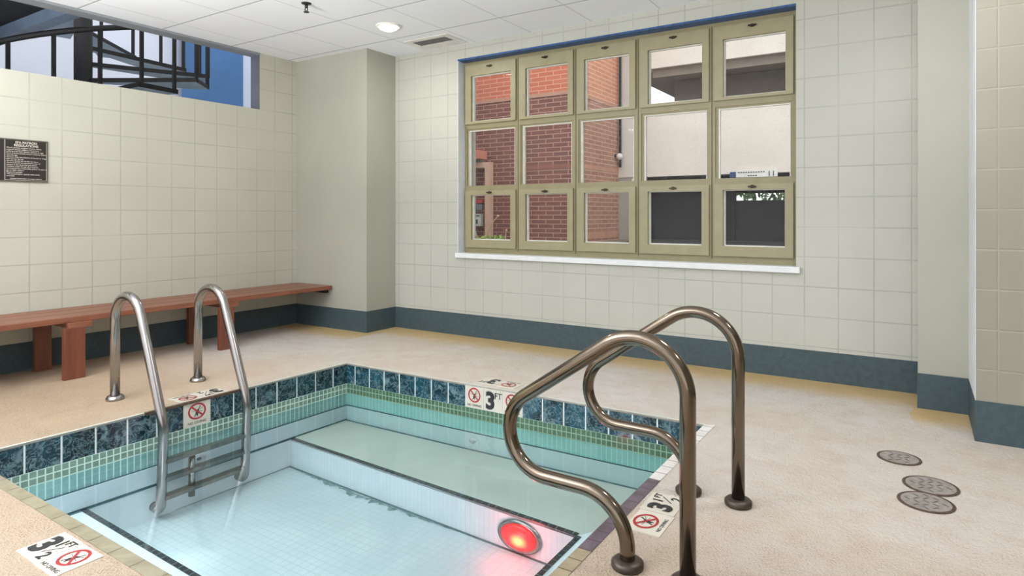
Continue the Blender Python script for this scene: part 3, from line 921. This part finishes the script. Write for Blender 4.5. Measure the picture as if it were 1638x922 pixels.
cover(0.047, 3.352, 0.098, 'rust edged floor cover touching another, the one nearer the walls')
cover(0.028, 3.150, 0.094, 'round floor cover touching another, the one nearer the grab rails')

# ------------------------------------------------------------------ stairwell beyond the left wall
SXB = -9.5
struct('wall_stairwell_back', boxes((SXB - 0.1, SXB, -1.0, 7.0, 0, 5.2)), M['stairwhite'])
struct('wall_stairwell_blue', boxes((-9.36, -9.28, 5.36, 6.34, 0, 5.2)), M['stairblue'])
struct('wall_stairwell_end', boxes((SXB, XL - TH, 6.95, 7.05, 0, 5.2)), M['stairwhite'])
struct('floor_stairwell', boxes((SXB, XL - TH, -1.0, 7.0, -0.1, 0)), M['concrete_g'])
SC = Vector((-7.22, 3.10, 0))
ss = thing('spiral_staircase', 'black steel spiral staircase seen through the opening above the left wall', 'staircase', (SC.x, SC.y, 0))
bm = bmesh.new(); tube(bm, [(SC.x, SC.y, 0), (SC.x, SC.y, 5.0)], 0.082, 20)
obj('pole', bm, M['black'], ss, True)
A0 = math.atan2(0.5395, 0.842)          # direction that looks level to the right from the camera
RISE, STEP = 0.175, math.radians(33)
R1 = 1.18
def tread_at(k):
    return A0 + math.radians(8) + k * STEP, 2.60 + k * RISE
rail_pts = []
for k in range(-6, 5):
    a, z = tread_at(k)
    bm = bmesh.new()
    pts = []
    da = STEP * 0.60
    for (r, s) in ((0.07, -0.8), (R1, -0.5), (R1, 0.5), (0.07, 0.8)):
        aa = a + da * s * (1.0 if r > 0.5 else 1.4)
        pts.append((SC.x + r * math.cos(aa), SC.y + r * math.sin(aa)))
    lo = [bm.verts.new((p[0], p[1], z - 0.045)) for p in pts]; hi = [bm.verts.new((p[0], p[1], z)) for p in pts]
    f0 = bm.faces.new(lo); bm.faces.new(hi)
    f0.material_index = 1  # pale blue-grey underside, with light from below put into the colour
    for q in range(4):
        bm.faces.new((lo[q], lo[(q + 1) % 4], hi[(q + 1) % 4], hi[q]))
    obj('tread', bm, [M['black'], M['tread_under']], ss)
    for q in (-0.25, 0.25):
        aa = a + STEP * q
        zz = z + RISE * q
        bx, by = SC.x + (R1 - 0.015) * math.cos(aa), SC.y + (R1 - 0.015) * math.sin(aa)
        bm = boxes((bx - 0.014, bx + 0.014, by - 0.014, by + 0.014, z - 0.04, zz + 0.55))
        obj('baluster', bm, M['black'], ss)
n = 70
for i in range(n + 1):
    kk = -6.4 + 11.2 * i / n
    a, z = tread_at(kk)
    rail_pts.append((SC.x + (R1 - 0.015) * math.cos(a), SC.y + (R1 - 0.015) * math.sin(a), z + 0.56))
bm = bmesh.new(); tube(bm, rail_pts, 0.026, 10)
obj('handrail', bm, M['black'], ss, True)
struct('slab_landing', boxes((-9.0, XL - TH, -1.0, 2.54, 3.06, 3.22)), M['black'])
struct('beam_landing_edge', boxes((-8.6, XL - TH, 2.54, 2.66, 2.95, 3.24)), M['beamblue'])
struct('beam_landing_cross', boxes((-8.0, -7.8, -1.0, 2.54, 2.86, 3.06)), M['beamgrey'])

# ------------------------------------------------------------------ outside the window
struct('ground_outside', boxes((-14, 8, 5.34, 26, 0.68, 0.78)), M['asphalt'])
BYF = 8.5
BXC = -4.27
bb = thing('brick_building', 'red brick building corner close outside the window', 'building', (-6.0, 9.2, 0.78))
obj('front_wall', quads([(-12, BYF, 0.75), (BXC, BYF, 0.75), (BXC, BYF, 3.03), (-12, BYF, 3.03)]), M['brick_dark'], bb)
obj('upper_front_wall', quads([(-12, BYF, 3.08), (BXC, BYF, 3.08), (BXC, BYF, 6.5), (-12, BYF, 6.5)]), M['brick_orange'], bb)
obj('ledge_course', boxes((-12, BXC + 0.012, BYF - 0.012, BYF + 0.2, 3.02, 3.08)), M['brick_band'], bb)
obj('rowlock_band', boxes((-5.3, BXC + 0.006, BYF - 0.006, BYF + 0.1, 1.90, 1.97)), M['brick_row'], bb)
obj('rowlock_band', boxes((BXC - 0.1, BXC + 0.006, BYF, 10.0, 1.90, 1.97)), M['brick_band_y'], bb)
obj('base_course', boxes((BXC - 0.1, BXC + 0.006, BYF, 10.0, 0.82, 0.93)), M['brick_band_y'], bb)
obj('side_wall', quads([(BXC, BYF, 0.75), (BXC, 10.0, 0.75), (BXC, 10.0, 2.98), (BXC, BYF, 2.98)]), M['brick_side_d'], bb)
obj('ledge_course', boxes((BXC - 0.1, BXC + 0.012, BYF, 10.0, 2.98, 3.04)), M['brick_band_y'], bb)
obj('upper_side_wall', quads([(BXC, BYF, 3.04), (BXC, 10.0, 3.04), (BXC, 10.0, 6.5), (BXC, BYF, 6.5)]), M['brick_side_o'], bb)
GY = 10.0
gg = thing('parking_garage', 'pale concrete parking garage with a dark open level across the alley', 'building', (-1.0, 11, 0.78))
obj('spandrel', boxes((-4.7, 6, GY + 0.002, GY + 0.25, 1.825, 2.90)), M['concrete'], gg)
obj('upper_spandrel', boxes((-3.94, 6, GY, GY + 0.3, 3.60, 5.2)), M['concrete'], gg)
obj('lip_beam', boxes((-3.70, 6, GY + 0.08, GY + 0.45, 3.46, 3.60)), M['brownconc'], gg)
obj('ceiling_beam', boxes((-3.70, 6, GY + 1.2, GY + 1.6, 3.25, 3.62)), M['brownconc'], gg)
obj('upper_deck_slab', boxes((-4.2, 6, GY + 0.25, 16, 3.60, 3.75)), M['brownconc'], gg)
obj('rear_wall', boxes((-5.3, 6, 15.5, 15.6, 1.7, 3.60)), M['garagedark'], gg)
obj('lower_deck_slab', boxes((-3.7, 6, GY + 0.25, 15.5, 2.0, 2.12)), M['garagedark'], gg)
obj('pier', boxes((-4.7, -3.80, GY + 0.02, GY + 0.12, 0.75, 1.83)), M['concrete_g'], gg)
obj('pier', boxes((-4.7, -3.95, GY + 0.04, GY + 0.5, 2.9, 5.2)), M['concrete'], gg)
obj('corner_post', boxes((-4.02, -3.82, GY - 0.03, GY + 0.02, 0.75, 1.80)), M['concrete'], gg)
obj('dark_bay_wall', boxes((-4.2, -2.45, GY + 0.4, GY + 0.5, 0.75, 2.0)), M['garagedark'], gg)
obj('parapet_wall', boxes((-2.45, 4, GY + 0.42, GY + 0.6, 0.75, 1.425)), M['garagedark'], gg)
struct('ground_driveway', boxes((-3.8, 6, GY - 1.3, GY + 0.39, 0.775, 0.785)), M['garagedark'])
cs = thing('clearance_sign', 'white clearance sign with a blue end hung under the garage edge', 'sign', (-2.1, GY - 0.04, 1.78))
obj('board', boxes((-2.33, -1.74, GY - 0.05, GY - 0.02, 1.765, 1.86)), M['white'], cs)
obj('blue_panel', boxes((-2.42, -2.335, GY - 0.055, GY - 0.02, 1.765, 1.85)), M['navy'], cs)
for k in range(11):
    obj('lettering', boxes((-2.30 + k * 0.036, -2.277 + k * 0.036, GY - 0.054, GY - 0.05, 1.832, 1.846)), M['ink'], cs)
for k in range(4):
    obj('lettering', boxes((-2.16 + k * 0.036, -2.135 + k * 0.036, GY - 0.054, GY - 0.05, 1.780, 1.796)), M['ink'], cs)
for x in (-1.86, -1.80):
    obj('lettering', boxes((x, x + 0.012, GY - 0.054, GY - 0.05, 1.775, 1.85)), M['ink'], cs)
hd = bmesh.new()
for k in range(1500):
    c = Vector((random.uniform(-4.2, 1.5), random.uniform(16.6, 17.4), random.uniform(0.8, 2.5)))
    d = Vector((random.uniform(-1, 1), random.uniform(-1, 1), random.uniform(-1, 1))).normalized(); e2 = d.orthogonal().normalized() * 0.05
    d *= 0.11
    hd.faces.new([hd.verts.new(c + v) for v in (-d, e2, d, -e2)])
tag(obj('hedge', hd, M['hedgeleaf']), 'green hedge seen through the garage opening', 'hedge', kind='stuff')

# niche with a peach frame on the brick front
nf = thing('peach_doorway_frame', 'peach painted frame standing out from the brick wall', 'doorway frame', (-6.1, BYF, 0.78))
obj('jamb', boxes((-5.895, -5.80, BYF - 0.12, BYF - 0.014, 0.78, 1.96)), M['peach'], nf)
obj('head_beam', boxes((-6.9, -5.80, BYF - 0.12, BYF - 0.014, 1.96, 2.05)), M['peach'], nf)
obj('shadow_gap', boxes((-5.955, -5.895, BYF - 0.020, BYF - 0.014, 0.78, 1.96)), M['garagedark'], nf)
cn = thing('pink_canopy', 'pink block canopy above the peach doorway frame', 'canopy', (-6.4, BYF, 2.1))
obj('canopy_block', boxes((-7.0, -5.92, BYF - 0.25, BYF - 0.014, 2.10, 2.24)), M['pinkconc'], cn)
obj('bracket', boxes((-6.7, -5.95, BYF - 0.14, BYF - 0.014, 2.05, 2.10)), M['brownconc'], cn)
cb = thing('utility_box', 'white utility box on the brick wall under the peach frame', 'utility box', (-6.07, BYF, 1.1))
obj('box_body', boxes((-6.15, -5.995, BYF - 0.10, BYF - 0.014, 1.01, 1.21), bevel=0.006), M['white'], cb)
obj('display', boxes((-6.11, -6.05, BYF - 0.108, BYF - 0.10, 1.05, 1.12)), M['ink'], cb)
obj('top_plate', boxes((-6.14, -6.01, BYF - 0.107, BYF - 0.10, 1.175, 1.19)), M['ink'], cb)
cb = thing('alarm_panel', 'small grey panel with a red top on the brick wall', 'panel', (-6.06, BYF, 1.35))
obj('panel_body', boxes((-6.10, -5.985, BYF - 0.07, BYF - 0.014, 1.275, 1.37), bevel=0.004), M['grey'], cb)
obj('red_plate', boxes((-6.12, -5.985, BYF - 0.06, BYF - 0.014, 1.385, 1.45), bevel=0.004), M['redsign'], cb)
bm = bmesh.new(); tube(bm, [(-6.145, BYF - 0.03, 1.36), (-6.135, BYF - 0.05, 1.29), (-6.10, BYF - 0.05, 1.225)], 0.008, 8)
tag(obj('conduit', bm, M['ink'], None, True), 'short dark conduit between the two boxes on the brick wall', 'conduit')
gl = thing('globe_wall_light', 'white globe light on the corner of the brick side wall', 'outdoor light', (-4.24, 9.86, 2.17))
bm = bmesh.new(); bmesh.ops.create_icosphere(bm, subdivisions=3, radius=0.055, matrix=Matrix.Translation((-4.19, 9.86, 2.17)))
obj('globe', bm, M['white'], gl, True)
bm = bmesh.new(); tube(bm, [(-4.27, 9.86, 2.19), (-4.22, 9.86, 2.18)], 0.03, 12)
obj('wall_mount', bm, M['ink'], gl)
dp = bmesh.new(); tube(dp, [(-4.225, 9.965, 2.0), (-4.225, 9.965, 6.4)], 0.022, 10)
tag(obj('downspout', dp, M['ink'], None, True), 'thin black downspout where the brick meets the garage', 'downspout')
vp = bmesh.new(); tube(vp, [(-3.93, GY - 0.08, 2.93), (-3.93, GY - 0.08, 5.1)], 0.045, 12)
tag(obj('vent_pipe', vp, M['white'], None, True), 'white vertical pipe on the garage corner', 'pipe')
mb = thing('meter_box', 'small dark meter box on the garage corner post', 'meter box', (-3.84, GY - 0.03, 1.35))
obj('box_body', boxes((-3.86, -3.82, GY - 0.08, GY - 0.03, 1.20, 1.58)), M['ink'], mb)
obj('box_face', boxes((-3.85, -3.83, GY - 0.088, GY - 0.08, 1.42, 1.46)), M['grey'], mb)
obj('box_face', boxes((-3.85, -3.83, GY - 0.088, GY - 0.08, 1.28, 1.36)), M['grey'], mb)

# dry plants in front of the brick wall
def weed(x, y, label, stems, leaves):
    e = thing('dry_plant', label, 'plant', (x, y, 0.78), 'plants outside the window')
    for dx, dy, h, lean in stems:
        bm = bmesh.new()
        p = [(x + dx + lean * t * t * h, y + dy, 0.78 + h * t) for t in (0, 0.3, 0.6, 0.85, 1.0)]
        tube(bm, p, [0.009, 0.009, 0.008, 0.007, 0.006], 7)
        tip = Vector(p[-1])
        bmesh.ops.create_icosphere(bm, subdivisions=1, radius=0.022, matrix=Matrix.Translation(tip))
        obj('stem', bm, M['stem'], e, True)
    bm = bmesh.new()
    for k in range(leaves):
        c = Vector((x + random.uniform(-0.25, 0.25), y + random.uniform(-0.1, 0.1), 0.78 + random.uniform(0.0, 0.09)))
        d = Vector((random.uniform(-1, 1), random.uniform(-0.5, 0.5), random.uniform(0, 1.2))).normalized() * 0.05
        s = d.orthogonal().normalized() * 0.016
        bm.faces.new([bm.verts.new(c + v) for v in (-d, s, d, -s)])
    if leaves:
        obj('leaf_clump', bm, M['leaf'], e)
weed(-5.55, 8.0, 'leaning dry stem with green leaves by the peach frame', [(-0.05, 0, 0.40, 0.55), (-0.22, 0, 0.24, -0.3), (0.27, 0.05, 0.18, 0.1)], 60)
weed(-4.98, 8.0, 'two bare dry stems in front of the dark brick wall', [(-0.12, 0, 0.34, 0.6), (0.10, 0, 0.28, 0.1), (-0.05, 0, 0.16, 0.4)], 0)

# ------------------------------------------------------------------ lights and world
def area(name, loc, size, power, color=(1, 1, 1), rot=(0, 0, 0), shape='DISK'):
    ld = bpy.data.lights.new(name, 'AREA')
    ld.shape = shape; ld.size = size; ld.energy = power; ld.color = color
    o = bpy.data.objects.new(name, ld); COL.objects.link(o)
    o.location = loc; o.rotation_euler = rot
    return o
area('ceiling_lamp', (-3.985, 4.17, ZC - 0.05), 0.15, 9, (1.0, 0.97, 0.90))
for x, y, e in ((0.0, 3.3, 19), (-3.985, 1.9, 3), (-1.5, 0.4, 2), (1.4, 2.6, 14), (-4.6, -1.2, 10)):
    area('ceiling_lamp', (x, y, ZC - 0.05), 0.30, e, (0.98, 0.985, 1.0))
area('ceiling_fill_rear', (-1.0, -1.3, 1.9), 0.8, 30, (0.97, 0.985, 1.0), (PI, 0, 0), 'SQUARE')  # added fill behind the camera, aimed up to brighten the ceiling
area('ceiling_fill_left', (-3.4, -0.4, 1.3), 1.2, 330, (0.95, 0.975, 1.0), (PI, 0, 0), 'SQUARE')  # unseen fill added on the left to lighten the ceiling
area('pool_fill_white', (-2.2, 1.72, -0.53), 0.20, 0.3, (0.92, 0.98, 1.0), (PI / 2 + 0.0, 0, 0))  # added fill, out of view at the front riser, brightens the pool
area('pool_fill_white', (-3.3, 1.76, -0.53), 0.20, 0.55, (0.92, 0.98, 1.0), (PI / 2 + 0.0, 0, 0))  # second added fill for the pool floor and risers
pr = bpy.data.lights.new('pool_lamp_red', 'POINT'); pr.energy = 1.6; pr.color = (1.0, 0.08, 0.08); pr.shadow_soft_size = 0.05
po = bpy.data.objects.new('pool_lamp_red', pr); COL.objects.link(po); po.location = (LX, LY - 0.16, LZ + 0.03)
sd = bpy.data.lights.new('sun', 'SUN'); sd.energy = 0.9; sd.angle = math.radians(25); sd.color = (1.0, 0.97, 0.93)
so = bpy.data.objects.new('sun', sd); COL.objects.link(so); so.rotation_euler = (math.radians(34), 0, math.radians(-12))

W = bpy.data.worlds.new('sky'); S.world = W
W.use_nodes = True
bg = W.node_tree.nodes['Background']
bg.inputs[0].default_value = (0.96, 0.98, 1.0, 1)
bg.inputs[1].default_value = 1.45

S.view_settings.view_transform = 'Standard'
S.view_settings.look = 'None'
S.view_settings.exposure = 0.28
